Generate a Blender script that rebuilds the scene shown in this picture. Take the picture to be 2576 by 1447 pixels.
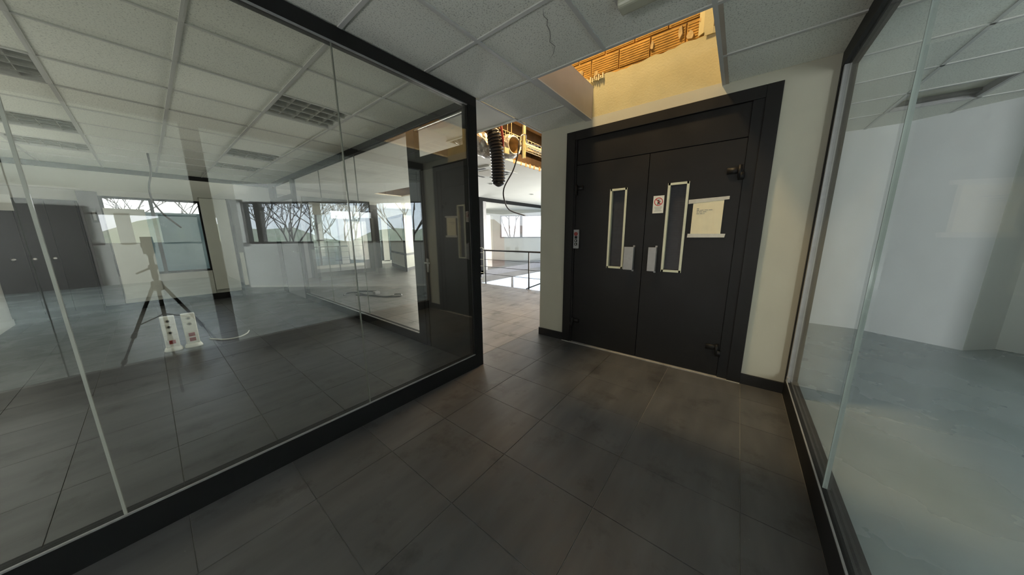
import bpy, bmesh, math, random
from mathutils import Matrix, Vector
random.seed(7)
S = bpy.context.scene
COL = S.collection
for o in list(bpy.data.objects): bpy.data.objects.remove(o)

# ---------------------------------------------------------------- camera, sky, light, exposure
CZ = 1.36
cam_d = bpy.data.cameras.new('camera'); cam = bpy.data.objects.new('camera', cam_d); COL.objects.link(cam)
cam_d.sensor_width = 36.0; cam_d.lens = 36.0 * 715.0 / 2576.0; cam_d.clip_start = 0.02; cam_d.clip_end = 500
cam.matrix_world = Matrix(((0.61900214, 0.14935853, -0.77105667, 0), (-0.78534952, 0.10782879, -0.60958928, 0),
                           (-0.00790525, 0.98288605, 0.1840449, CZ), (0, 0, 0, 1)))
S.camera = cam

W = bpy.data.worlds.new('sky'); S.world = W; W.use_nodes = True
nt = W.node_tree; nt.nodes.clear()
tc = nt.nodes.new('ShaderNodeTexCoord'); sp = nt.nodes.new('ShaderNodeSeparateXYZ'); rp = nt.nodes.new('ShaderNodeValToRGB')
bg = nt.nodes.new('ShaderNodeBackground'); ow = nt.nodes.new('ShaderNodeOutputWorld')
nt.links.new(tc.outputs['Generated'], sp.inputs[0]); nt.links.new(sp.outputs['Z'], rp.inputs[0])
nt.links.new(rp.outputs[0], bg.inputs[0]); nt.links.new(bg.outputs[0], ow.inputs[0])
rp.color_ramp.elements[0].position = 0.0; rp.color_ramp.elements[0].color = (0.86, 0.90, 0.95, 1)
rp.color_ramp.elements[1].position = 0.6; rp.color_ramp.elements[1].color = (0.50, 0.66, 0.92, 1)
bg.inputs[1].default_value = 5.5

S.view_settings.view_transform = 'Standard'; S.view_settings.look = 'None'
S.view_settings.exposure = 0.0; S.view_settings.gamma = 1.0; S.view_settings.use_curve_mapping = False
S.cycles.max_bounces = 9; S.cycles.diffuse_bounces = 6; S.cycles.glossy_bounces = 6; S.cycles.transmission_bounces = 8
S.cycles.transparent_max_bounces = 24; S.cycles.caustics_reflective = False; S.cycles.caustics_refractive = False
S.cycles.sample_clamp_indirect = 6.0

def area(name, loc, size, power, color, target, size_y=None, portal=False):
    l = bpy.data.lights.new(name, 'AREA'); l.energy = power; l.color = color
    l.size = size
    if size_y: l.shape = 'RECTANGLE'; l.size_y = size_y
    if portal: l.cycles.is_portal = True
    o = bpy.data.objects.new(name, l); COL.objects.link(o); o.location = loc
    d = Vector(target) - Vector(loc); o.rotation_euler = d.to_track_quat('-Z', 'Y').to_euler()
    return o
# warm daylight that drops through the rooflight openings of the ceiling void
area('rooflight_warm', (2.15, 1.55, 4.9), 0.35, 112, (1.0, 0.72, 0.36), (2.9, 0.5, 2.0))
area('rooflight_warm', (3.9, 2.3, 3.5), 0.5, 110, (1.0, 0.62, 0.27), (3.8, 2.9, 2.4))
area('rooflight_warm', (4.9, 7.6, 3.5), 0.5, 22, (1.0, 0.68, 0.35), (4.9, 7.6, 2.4))

# unseen fill lights, added to brighten rooms and corridor ceiling; no windows stand there
area('fill_light', (-5.6, -5.8, 1.55), 5.5, 2050, (.96, .99, 1.0), (-2.4, -10, 1.6), 2.0)
area('fill_light', (-3.6, 0.8, 0.6), 2.2, 88, (1.0, .99, .97), (-2.9, 0.8, 2.6), 0.9)
area('fill_light', (9.6, 2.4, 1.0), 4.0, 360, (1.0, .94, .84), (4.4, 5.8, .3), 2.6)
area('fill_light', (-1.42, 5.2, 1.65), 5.4, 27, (1.0, .99, .93), (2, 5.2, 1.65), 1.5)
area('fill_light', (9.2, 11.5, 1.4), 2.0, 300, (1.0, .98, .93), (4.6, 7.6, .4), 1.8)

# ---------------------------------------------------------------- materials
def newmat(name):
    m = bpy.data.materials.new(name); m.use_nodes = True
    n = m.node_tree; return m, n, n.nodes['Principled BSDF']
def mat(name, col, rough=0.6, metal=0.0, var=0.0, scale=8.0, bump=0.0, bscale=60.0, spec=0.5, col2=None, detail=4.0, rvar=0.0, coat=0.0):
    m, n, b = newmat(name)
    b.inputs['Base Color'].default_value = (*col, 1); b.inputs['Roughness'].default_value = rough
    b.inputs['Metallic'].default_value = metal; b.inputs['Specular IOR Level'].default_value = spec
    if coat: b.inputs['Coat Weight'].default_value = coat; b.inputs['Coat Roughness'].default_value = 0.15
    tcn = n.nodes.new('ShaderNodeTexCoord')
    geo = n.nodes.new('ShaderNodeNewGeometry')
    if var or col2 or rvar:
        tx = n.nodes.new('ShaderNodeTexNoise'); tx.inputs['Scale'].default_value = scale; tx.inputs['Detail'].default_value = detail
        n.links.new(geo.outputs['Position'], tx.inputs['Vector'])
        if var or col2:
            r = n.nodes.new('ShaderNodeValToRGB'); r.color_ramp.elements[0].position = .3; r.color_ramp.elements[1].position = .7
            c2 = col2 or tuple(min(1, c * (1 + var)) for c in col); c1 = col if col2 else tuple(c * (1 - var) for c in col)
            r.color_ramp.elements[0].color = (*c1, 1); r.color_ramp.elements[1].color = (*c2, 1)
            n.links.new(tx.outputs['Fac'], r.inputs[0]); n.links.new(r.outputs[0], b.inputs['Base Color'])
        if rvar:
            mr = n.nodes.new('ShaderNodeMapRange'); mr.inputs['From Min'].default_value = .3; mr.inputs['From Max'].default_value = .7
            mr.inputs['To Min'].default_value = rough - rvar; mr.inputs['To Max'].default_value = rough + rvar
            n.links.new(tx.outputs['Fac'], mr.inputs[0]); n.links.new(mr.outputs[0], b.inputs['Roughness'])
    if bump:
        t2 = n.nodes.new('ShaderNodeTexNoise'); t2.inputs['Scale'].default_value = bscale; t2.inputs['Detail'].default_value = 3
        n.links.new(geo.outputs['Position'], t2.inputs['Vector'])
        bp = n.nodes.new('ShaderNodeBump'); bp.inputs['Strength'].default_value = bump; bp.inputs['Distance'].default_value = .01
        n.links.new(t2.outputs['Fac'], bp.inputs['Height']); n.links.new(bp.outputs[0], b.inputs['Normal'])
    return m
def glassmat(name, ior=1.5, tint=(1, 1, 1), rough=0.0, haze=0.0):
    m = bpy.data.materials.new(name); m.use_nodes = True; n = m.node_tree; n.nodes.clear()
    fr = n.nodes.new('ShaderNodeFresnel'); fr.inputs['IOR'].default_value = ior
    tr = n.nodes.new('ShaderNodeBsdfTransparent'); tr.inputs[0].default_value = (*tint, 1)
    gl = n.nodes.new('ShaderNodeBsdfGlossy'); gl.inputs['Roughness'].default_value = rough
    mx = n.nodes.new('ShaderNodeMixShader'); out = n.nodes.new('ShaderNodeOutputMaterial')
    gb = n.nodes.new('ShaderNodeNewGeometry'); mri = n.nodes.new('ShaderNodeMapRange')
    mri.inputs['To Min'].default_value = ior; mri.inputs['To Max'].default_value = 1.0/ior
    n.links.new(gb.outputs['Backfacing'], mri.inputs[0]); n.links.new(mri.outputs[0], fr.inputs['IOR'])
    n.links.new(fr.outputs[0], mx.inputs[0])
    src = tr.outputs[0]
    if haze:
        df = n.nodes.new('ShaderNodeBsdfDiffuse'); df.inputs[0].default_value = (.75, .8, .8, 1)
        tx = n.nodes.new('ShaderNodeTexNoise'); tx.inputs['Scale'].default_value = 2.5; tx.inputs['Detail'].default_value = 5
        g = n.nodes.new('ShaderNodeNewGeometry'); n.links.new(g.outputs['Position'], tx.inputs['Vector'])
        mm = n.nodes.new('ShaderNodeMath'); mm.operation = 'MULTIPLY'; mm.inputs[1].default_value = haze * 2
        n.links.new(tx.outputs['Fac'], mm.inputs[0])
        m2 = n.nodes.new('ShaderNodeMixShader'); n.links.new(mm.outputs[0], m2.inputs[0]); n.links.new(src, m2.inputs[1]); n.links.new(df.outputs[0], m2.inputs[2])
        src = m2.outputs[0]
    n.links.new(src, mx.inputs[1]); n.links.new(gl.outputs[0], mx.inputs[2]); n.links.new(mx.outputs[0], out.inputs[0])
    return m

M = {}
M['wall'] = mat('wall_paint', (.47, .455, .37), .75, var=.03, scale=3, bump=.05, bscale=180)
M['wall_far'] = mat('wall_paint_far', (.62, .63, .58), .75, var=.03, scale=2)
M['wall_right'] = mat('wall_paint_cool', (.62, .64, .64), .7, var=.03, scale=2)
M['wall_rear'] = mat('wall_paint_rear', (.33, .34, .33), .75, var=.04, scale=2)
M['plaster'] = mat('plaster', (.50, .44, .25), .85, var=.05, scale=6, bump=.2, bscale=60)
M['panel_board'] = mat('gypsum_board', (.46, .40, .33), .5, var=.06, scale=4)
M['bar'] = mat('ceiling_grid', (.55, .55, .53), .5, var=.02)
M['plain_ceiling'] = mat('plain_ceiling', (.80, .80, .74), .8, var=.02, scale=2)
M['black'] = mat('black_frame', (.009, .009, .009), .5, spec=.25, var=.15, scale=5)
M['dark_frame'] = mat('dark_aluminium', (.011, .0115, .012), .6, spec=.12, var=.1, scale=4)
M['door'] = mat('door_black_paint', (.0065, .006, .0055), .5, spec=.3, var=.25, scale=3, bump=.02, bscale=90, rvar=.06)
M['room_door'] = mat('door_charcoal', (.020, .020, .021), .45, spec=.35, var=.1, scale=3)
M['grey_door'] = mat('door_grey', (.16, .16, .17), .5, var=.05)
M['skirt'] = mat('skirting_black', (.012, .012, .012), .4, var=.1)
M['cream'] = mat('cream_metal', (.62, .64, .50), .45, var=.04, scale=20)
M['handle'] = mat('handle_steel', (.30, .30, .30), .42, metal=.3, var=.05, scale=40)
M['steel'] = mat('brushed_steel', (.60, .60, .59), .32, metal=.85, var=.05, scale=40)
M['dull_steel'] = mat('dull_steel', (.32, .32, .32), .45, metal=.3, var=.08, scale=30)
M['paper'] = mat('paper', (.80, .72, .50), .8, var=.03, scale=15)
M['white'] = mat('white_plastic', (.74, .75, .70), .4, var=.02)
M['tape'] = mat('tape', (.55, .53, .46), .35, var=.06, scale=30)
M['red'] = mat('red', (.50, .02, .02), .45, var=.05)
M['redsock'] = mat('red_socket', (.24, .03, .025), .45, var=.05)
M['ink'] = mat('ink', (.05, .05, .05), .6, var=.1)
M['inkg'] = mat('ink_grey', (.20, .20, .19), .6, var=.1)
M['rubber'] = mat('black_rubber', (.012, .011, .014), .38, var=.15, scale=12)
M['cable'] = mat('cable_black', (.02, .017, .016), .4, var=.1)
M['rail'] = mat('railing_metal', (.03, .03, .03), .4, var=.1)
M['whiterail'] = mat('ladder_paint', (.7, .7, .6), .4, var=.05)
M['concrete'] = mat('floor_concrete', (.235, .28, .29), .27, col2=(.335, .385, .395), scale=1.3, detail=8, rvar=.04, bump=.04, bscale=14)
M['darkfloor'] = mat('floor_dark', (.05, .05, .052), .4, var=.15, scale=2, rvar=.08)
M['farfloor'] = mat('floor_far', (.13, .125, .115), .36, var=.15, scale=2, rvar=.08)
M['grout'] = mat('tile_joint', (.30, .295, .28), .7, var=.25, scale=9)
M['brick'] = mat('clay_block', (.44, .25, .055), .85, var=.22, scale=9, bump=.5, bscale=40)
M['mortar'] = mat('mortar', (.50, .36, .17), .9, var=.3, scale=12, bump=.6, bscale=30)
M['foil'] = mat('foil', (.62, .60, .56), .42, metal=.55, var=.35, scale=30, bump=1.0, bscale=28)
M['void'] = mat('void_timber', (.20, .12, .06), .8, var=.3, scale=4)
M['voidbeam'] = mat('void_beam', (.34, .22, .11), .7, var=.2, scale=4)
M['olive'] = mat('olive_sheet', (.10, .09, .035), .7, var=.3, scale=8, bump=.3, bscale=20)
M['galv'] = mat('galvanised', (.75, .68, .45), .45, metal=.35, var=.1, scale=20)
M['string'] = mat('string', (.75, .65, .4), .8, var=.1)
M['louver'] = mat('louver_aluminium', (.80, .80, .74), .22, metal=.75, var=.03)
M['fixture_in'] = mat('fixture_inner', (.10, .10, .09), .5, var=.1)
M['tube'] = mat('unlit_tube', (.62, .62, .58), .35, var=.02)
M['emerg'] = mat('emergency_lens', (.50, .50, .40), .25, var=.04)
M['groundm'] = mat('ground_pale', (.42, .41, .37), .9, var=.15, scale=.4)
M['hill'] = mat('hill_scrub', (.42, .41, .20), .95, col2=(.66, .56, .34), scale=.25, detail=8)
M['trunk'] = mat('bark', (.22, .18, .14), .9, var=.3, scale=6)
M['leafm'] = mat('dry_leaf', (.20, .17, .06), .8, var=.4, scale=3)
M['house_w'] = mat('house_white', (.75, .74, .70), .8, var=.05)
M['house_r'] = mat('house_red', (.50, .10, .06), .8, var=.1)
M['roof_t'] = mat('roof_tile', (.40, .17, .09), .8, var=.2)
M['carw'] = mat('car_paint', (.7, .7, .72), .25, var=.03)
M['teal'] = mat('parapet_teal', (.17, .24, .25), .6, var=.1, scale=2)
M['frost'] = mat('white_panel', (.74, .75, .68), .5, var=.02)
M['darkpane'] = mat('wired_glass_dark', (.030, .030, .036), .4, spec=.3, var=.2, scale=20)
M['seam_l'] = mat('seam_bright', (.42, .43, .38), .25, var=.04)
M['seam_d'] = mat('seam_silicone', (.14, .15, .13), .35, var=.04)
M['seam_r'] = mat('seam_polished', (.42, .48, .47), .14, metal=.2, var=.04)
M['glass'] = glassmat('partition_glass', 2.0, (.985, .99, .95))
M['glass_r'] = glassmat('partition_glass_right', 1.12, (.99, .995, .99), haze=.05)
M['winglass'] = glassmat('window_glass', 1.4)
M['tinted'] = glassmat('tinted_window_glass', 1.4, (.22, .24, .22))
M['solar'] = glassmat('solar_window_glass', 1.4, (.88, .92, .95))

def tile_floor_mat(name='charcoal_tile', f=1.0, w=1.0):
    m, n, b = newmat(name)
    geo = n.nodes.new('ShaderNodeNewGeometry'); oi = n.nodes.new('ShaderNodeObjectInfo')
    mp = n.nodes.new('ShaderNodeMapping'); mp.inputs['Scale'].default_value = (1.2, 5.0, 1)
    n.links.new(geo.outputs['Position'], mp.inputs['Vector'])
    t1 = n.nodes.new('ShaderNodeTexNoise'); t1.inputs['Scale'].default_value = 1.6; t1.inputs['Detail'].default_value = 7
    n.links.new(mp.outputs[0], t1.inputs['Vector'])
    t2 = n.nodes.new('ShaderNodeTexNoise'); t2.inputs['Scale'].default_value = 3.2; t2.inputs['Detail'].default_value = 9; t2.inputs['Roughness'].default_value = .65
    n.links.new(geo.outputs['Position'], t2.inputs['Vector'])
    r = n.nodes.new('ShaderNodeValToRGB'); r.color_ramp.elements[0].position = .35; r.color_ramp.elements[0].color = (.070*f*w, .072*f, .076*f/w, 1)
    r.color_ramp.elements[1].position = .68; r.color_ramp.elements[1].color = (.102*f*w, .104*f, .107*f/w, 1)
    n.links.new(t1.outputs['Fac'], r.inputs[0])
    # scuffs and dusty marks
    r2 = n.nodes.new('ShaderNodeValToRGB'); r2.color_ramp.elements[0].position = .55; r2.color_ramp.elements[0].color = (0, 0, 0, 1)
    r2.color_ramp.elements[1].position = .68; r2.color_ramp.elements[1].color = (1, 1, 1, 1)
    n.links.new(t2.outputs['Fac'], r2.inputs[0])
    mx = n.nodes.new('ShaderNodeMixRGB'); mx.blend_type = 'MIX'; mx.inputs[2].default_value = (.030, .030, .030, 1)
    ml = n.nodes.new('ShaderNodeMath'); ml.operation = 'MULTIPLY'; ml.inputs[1].default_value = .7
    n.links.new(r2.outputs[0], ml.inputs[0]); n.links.new(ml.outputs[0], mx.inputs[0]); n.links.new(r.outputs[0], mx.inputs[1])
    # dust specks
    v = n.nodes.new('ShaderNodeTexVoronoi'); v.inputs['Scale'].default_value = 26
    n.links.new(geo.outputs['Position'], v.inputs['Vector'])
    t3 = n.nodes.new('ShaderNodeTexNoise'); t3.inputs['Scale'].default_value = 2.1; n.links.new(geo.outputs['Position'], t3.inputs['Vector'])
    lt = n.nodes.new('ShaderNodeMath'); lt.operation = 'LESS_THAN'; lt.inputs[1].default_value = .055; n.links.new(v.outputs['Distance'], lt.inputs[0])
    gt = n.nodes.new('ShaderNodeMath'); gt.operation = 'GREATER_THAN'; gt.inputs[1].default_value = .60; n.links.new(t3.outputs['Fac'], gt.inputs[0])
    mu = n.nodes.new('ShaderNodeMath'); mu.operation = 'MULTIPLY'; n.links.new(lt.outputs[0], mu.inputs[0]); n.links.new(gt.outputs[0], mu.inputs[1])
    mx2 = n.nodes.new('ShaderNodeMixRGB'); mx2.inputs[2].default_value = (.16, .16, .15, 1)
    n.links.new(mu.outputs[0], mx2.inputs[0]); n.links.new(mx.outputs[0], mx2.inputs[1])
    # per-tile shade
    hv = n.nodes.new('ShaderNodeHueSaturation'); mr = n.nodes.new('ShaderNodeMapRange'); mr.inputs['To Min'].default_value = .9; mr.inputs['To Max'].default_value = 1.1
    n.links.new(oi.outputs['Random'], mr.inputs[0]); n.links.new(mr.outputs[0], hv.inputs['Value']); n.links.new(mx2.outputs[0], hv.inputs['Color'])
    n.links.new(hv.outputs[0], b.inputs['Base Color'])
    rr = n.nodes.new('ShaderNodeMapRange'); rr.inputs['To Min'].default_value = .30; rr.inputs['To Max'].default_value = .52
    n.links.new(t2.outputs['Fac'], rr.inputs[0]); n.links.new(rr.outputs[0], b.inputs['Roughness'])
    bp = n.nodes.new('ShaderNodeBump'); bp.inputs['Strength'].default_value = .08; bp.inputs['Distance'].default_value = .01
    n.links.new(t1.outputs['Fac'], bp.inputs['Height']); n.links.new(bp.outputs[0], b.inputs['Normal'])
    return m
M['tile'] = tile_floor_mat()
M['tile_dusty'] = tile_floor_mat('charcoal_tile_glare', 1.75, 1.06)  # same tile made paler and warmer: glare on the office floor put into its colour
def ceil_tile_mat():
    m, n, b = newmat('mineral_fibre_tile'); b.inputs['Roughness'].default_value = .9
    geo = n.nodes.new('ShaderNodeNewGeometry'); oi = n.nodes.new('ShaderNodeObjectInfo')
    t = n.nodes.new('ShaderNodeTexNoise'); t.inputs['Scale'].default_value = 110; t.inputs['Detail'].default_value = 2
    n.links.new(geo.outputs['Position'], t.inputs['Vector'])
    r = n.nodes.new('ShaderNodeValToRGB'); r.color_ramp.elements[0].position = .33; r.color_ramp.elements[0].color = (.50, .51, .46, 1)
    r.color_ramp.elements[1].position = .44; r.color_ramp.elements[1].color = (.80, .81, .74, 1)
    n.links.new(t.outputs['Fac'], r.inputs[0])
    hv = n.nodes.new('ShaderNodeHueSaturation'); mr = n.nodes.new('ShaderNodeMapRange'); mr.inputs['To Min'].default_value = .95; mr.inputs['To Max'].default_value = 1.04
    n.links.new(oi.outputs['Random'], mr.inputs[0]); n.links.new(mr.outputs[0], hv.inputs['Value']); n.links.new(r.outputs[0], hv.inputs['Color'])
    n.links.new(hv.outputs[0], b.inputs['Base Color'])
    bp = n.nodes.new('ShaderNodeBump'); bp.inputs['Strength'].default_value = .35; bp.inputs['Distance'].default_value = .006
    n.links.new(t.outputs['Fac'], bp.inputs['Height']); n.links.new(bp.outputs[0], b.inputs['Normal'])
    return m
M['ctile'] = ceil_tile_mat()

# ---------------------------------------------------------------- mesh helpers
class MB:
    def __init__(s): s.v = []; s.f = []; s.smooth = False
    def box(s, x0, x1, y0, y1, z0, z1):
        i = len(s.v)
        s.v += [(x0, y0, z0), (x1, y0, z0), (x1, y1, z0), (x0, y1, z0), (x0, y0, z1), (x1, y0, z1), (x1, y1, z1), (x0, y1, z1)]
        s.f += [(i, i+3, i+2, i+1), (i+4, i+5, i+6, i+7), (i, i+1, i+5, i+4), (i+1, i+2, i+6, i+5), (i+2, i+3, i+7, i+6), (i+3, i, i+4, i+7)]
        return s
    def prism(s, pts, z0, z1):
        i = len(s.v); n = len(pts)
        s.v += [(x, y, z0) for x, y in pts] + [(x, y, z1) for x, y in pts]
        s.f += [tuple(range(i+n-1, i-1, -1)), tuple(range(i+n, i+2*n))]
        s.f += [(i+k, i+(k+1) % n, i+n+(k+1) % n, i+n+k) for k in range(n)]
        return s
    def wallseg(s, p, q, z0, z1, th):
        # slab between plan points p and q, thickness th to the left of p->q
        d = Vector((q[0]-p[0], q[1]-p[1])); nrm = Vector((-d.y, d.x)).normalized() * th
        return s.prism([p, q, (q[0]+nrm.x, q[1]+nrm.y), (p[0]+nrm.x, p[1]+nrm.y)], z0, z1)
    def tube(s, pts, r, n=8, caps=True, radii=None):
        pts = [Vector(p) for p in pts]; i = len(s.v); up = Vector((0, 0, 1)); prev = None
        for k, p in enumerate(pts):
            t = (pts[min(k+1, len(pts)-1)] - pts[max(k-1, 0)]).normalized()
            if prev is None:
                a = t.cross(up) if abs(t.dot(up)) < .95 else t.cross(Vector((1, 0, 0)))
            else: a = prev - t * prev.dot(t)
            a.normalize(); prev = a; b = t.cross(a)
            rr = radii[k] if radii else r
            for j in range(n):
                w = 2*math.pi*j/n; s.v.append(tuple(p + a*math.cos(w)*rr + b*math.sin(w)*rr))
        m = len(pts)
        for k in range(m-1):
            for j in range(n):
                s.f.append((i+k*n+j, i+k*n+(j+1) % n, i+(k+1)*n+(j+1) % n, i+(k+1)*n+j))
        if caps: s.f += [tuple(range(i+n-1, i-1, -1)), tuple(range(i+(m-1)*n, i+m*n))]
        s.smooth = True
        return s
    def lathe(s, prof, c, n=16, axis='z'):
        i = len(s.v)
        for (r, h) in prof:
            for j in range(n):
                w = 2*math.pi*j/n; a, b = r*math.cos(w), r*math.sin(w)
                s.v.append((c[0]+a, c[1]+b, c[2]+h) if axis == 'z' else ((c[0]+h, c[1]+a, c[2]+b) if axis == 'x' else (c[0]+a, c[1]+h, c[2]+b)))
        for k in range(len(prof)-1):
            for j in range(n): s.f.append((i+k*n+j, i+k*n+(j+1) % n, i+(k+1)*n+(j+1) % n, i+(k+1)*n+j))
        m = len(prof); s.f += [tuple(range(i+n-1, i-1, -1)), tuple(range(i+(m-1)*n, i+m*n))]
        s.smooth = True
        return s
    def mesh(s, name, m):
        me = bpy.data.meshes.new(name); me.from_pydata(s.v, [], s.f); me.update()
        bm = bmesh.new(); bm.from_mesh(me); bmesh.ops.recalc_face_normals(bm, faces=bm.faces); bm.to_mesh(me); bm.free()
        if s.smooth:
            me.polygons.foreach_set('use_smooth', [len(p.vertices) <= 4 for p in me.polygons])
        me.materials.append(M[m] if isinstance(m, str) else m); return me
    def build(s, name, m, parent=None, bevel=0.0, loc=None):
        o = bpy.data.objects.new(name, s.mesh(name, m)); COL.objects.link(o)
        if parent: o.parent = parent; o.location = -ROOT.get(parent.name, Vector((0, 0, 0)))
        ROOT[o.name] = ROOT.get(parent.name, Vector((0, 0, 0))) * 0 if parent else Vector((0, 0, 0))
        if bevel:
            md = o.modifiers.new('bevel', 'BEVEL'); md.width = bevel; md.segments = 2; md.limit_method = 'ANGLE'
        return o
ROOT = {}
def box(*a): return MB().box(*a)
def tag(o, label=None, cat=None, group=None, kind=None):
    if label: o['label'] = label
    if cat: o['category'] = cat
    if group: o['group'] = group
    if kind: o['kind'] = kind
    return o
def thing(name, label, cat, loc=(0, 0, 0), group=None, kind=None):
    o = bpy.data.objects.new(name, None); COL.objects.link(o); o.location = loc; ROOT[o.name] = Vector(loc)
    return tag(o, label, cat, group, kind)
def struct(name, mb, m, label, cat='room part', parent=None):
    o = mb.build(name, m, parent); tag(o, label, cat, kind='structure'); return o
def structe(name, label, cat): return thing(name, label, cat, kind='structure')
def copy_tree(o, parent=None):
    c = o.copy(); COL.objects.link(c); c.parent = parent; ROOT[c.name] = ROOT.get(o.name, Vector((0, 0, 0)))
    for ch in [x for x in bpy.data.objects if x.parent == o]: copy_tree(ch, c)
    return c

CH = 2.58
# ---------------------------------------------------------------- floor and tiles
fl = struct('floor', box(-6, 5.75, -.47, 9.0, -.30, -.004), 'grout', 'dark tiled floor of the corridor, the glazed room and the open office', 'floor')
TX, TY = .4215, .582; X0, Y0 = .771, .434
cache = {}
def tile_mesh(w, d, mt='tile'):
    k = (round(w, 3), round(d, 3), mt)
    if k not in cache:
        b = MB(); e = .0012
        b.v = [(0, 0, -.010), (w, 0, -.010), (w, d, -.010), (0, d, -.010), (e, e, 0), (w-e, e, 0), (w-e, d-e, 0), (e, d-e, 0)]
        b.f = [(4, 5, 6, 7), (0, 1, 5, 4), (1, 2, 6, 5), (2, 3, 7, 6), (3, 0, 4, 7)]
        b.v = [(x, y, -.0038 if z < 0 else 0) for x, y, z in b.v]
        cache[k] = b.mesh('floor_tile', mt)
    return cache[k]
g = .0010
nt_ = 0
xs = [X0 + TX*n for n in range(-5, 13)]; xs = [x for x in xs if x < 5.7] + [5.75]
ys = [-.43] + [Y0 + TY*n for n in range(-1, 15)]; ys = [y for y in ys if y < 8.95] + [9.0]
ys = sorted(set(round(y, 4) for y in ys))
for a, b in zip(xs, xs[1:]):
    for c, d in zip(ys, ys[1:]):
        if b - a < .02 or d - c < .02: continue
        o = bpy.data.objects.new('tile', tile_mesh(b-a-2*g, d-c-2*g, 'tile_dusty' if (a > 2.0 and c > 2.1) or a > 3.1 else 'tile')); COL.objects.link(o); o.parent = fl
        o.location = (a+g, c+g, random.uniform(-.0003, .0003)); nt_ += 1
struct('floor', box(-6, xs[0], -.47, 9.0, -.004, 0), 'darkfloor', 'plain dark floor at the hidden end of the corridor', 'floor')
struct('floor', box(2.03, 9.3, 9.0, 13.6, -.30, 0), 'farfloor', 'pale floor at the far end of the open office', 'floor')
struct('floor', MB().prism([(6.95, 6.9), (13.4, 6.9), (9.4, 13.2), (9.3, 13.2), (9.3, 9.0), (6.95, 9.0)], -.30, 0), 'farfloor', 'pale floor of the glazed room across the stair void', 'floor')
struct('floor', box(5.75, 6.95, 6.9, 9.0, -.30, 0), 'farfloor', 'strip of floor beside the stair void', 'floor')
struct('floor', box(-6, 6.2, -10.2, -.47, -.30, 0), 'concrete', 'mottled blue grey concrete floor behind the right glass', 'floor')

# ---------------------------------------------------------------- ceilings
cl = structe('ceiling', 'suspended ceiling of speckled mineral tiles in a metal grid', 'ceiling')
ccache = {}
def ceil_tile(a, b, c, d, z=CH, dz=0.0, parent=None):
    k = (round(b-a, 3), round(d-c, 3))
    if k not in ccache:
        w, h = b-a-.006, d-c-.006; m = MB()
        m.box(0, w, 0, h, .002, .018); ccache[k] = m.mesh('ceiling_tile', 'ctile')
    o = bpy.data.objects.new('ceiling_tile', ccache[k]); COL.objects.link(o); o.parent = parent or cl; o.location = (a+.003, c+.003, z+dz)
def grid_bar(x0, x1, y0, y1, z=CH, parent=None, dz=0):
    box(x0, x1, y0, y1, z-.006-dz, z+.002).build('grid_bar', 'bar', parent or cl)
cx_ = [2.10 + .6*n for n in range(-7, 2)] + [3.19]
cy_ = [-.475, .24, .85, 1.454, 2.03]
for a, b in zip(cx_, cx_[1:]):
    for c, d in zip(cy_, cy_[1:]):
        if a > 2.05 and c > .2 and d < 1.5: continue
        ceil_tile(a, b, c, d, dz=random.uniform(0, .002))
bw = .012
for x in cx_[:-1]:
    if x < 2.2: grid_bar(x-bw, x+bw, -.47, 2.04)
    else: grid_bar(x-bw, x+bw, -.47, .24); grid_bar(x-bw, x+bw, 1.454, 2.04)
for y in cy_[1:-1]:
    x1 = 2.10 if abs(y-.85) < .05 else 3.19
    grid_bar(-2.1, x1, y-bw, y+bw, dz=.0008)
grid_bar(2.10, 3.19, 1.395, 1.442, dz=.002)
grid_bar(-2.1, 3.19, 2.028, 2.05, dz=.001)
grid_bar(2.68, 3.19, 2.03, 2.045, dz=.002)
ck = MB(); CP = [(1.542, .986), (1.592, 1.012), (1.63, 1.01), (1.663, 1.035), (1.72, 1.048), (1.765, 1.072), (1.804, 1.10), (1.865, 1.094), (1.895, 1.12), (1.926, 1.142), (1.981, 1.218)]
for k, (x, y) in enumerate(CP):
    w_ = .0022 if 0 < k < len(CP)-1 else .0005
    ck.v += [(x, y-w_, CH+.0012), (x, y+w_, CH+.0012)]
ck.f = [(2*k, 2*k+2, 2*k+3, 2*k+1) for k in range(len(CP)-1)]
ck.build('crack', 'inkg', cl)
# glazed room ceiling
cr = structe('ceiling', 'suspended tile ceiling of the glazed room on the left', 'ceiling')
rx = [-1.5, -.89, -.29, .31, .91, 1.51, 2.0]
ry = [2.05 + .61*n for n in range(0, 11)] + [9.0]
LIT = {(3, 2): 0}
FIX = [(.91, 3.27), (.91, 5.71), (-.89, 3.88), (-.89, 5.71), (-.89, 6.93), (-.89, 2.66), (.91, 6.93)]
def isfix(a, c): return any(abs(a-fx) < .02 and abs(c-fy) < .03 for fx, fy in FIX)
for a, b in zip(rx, rx[1:]):
    for c, d in zip(ry, ry[1:]):
        if isfix(a, c): continue
        ceil_tile(a, b, c, d, parent=cr, dz=random.uniform(0, .002))
for x in rx[1:-1]: grid_bar(x-bw, x+bw, 2.05, 9.0, parent=cr)
for y in ry[1:-1]: grid_bar(-1.5, 2.0, y-.008, y+.008, parent=cr, dz=.0005)
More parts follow.
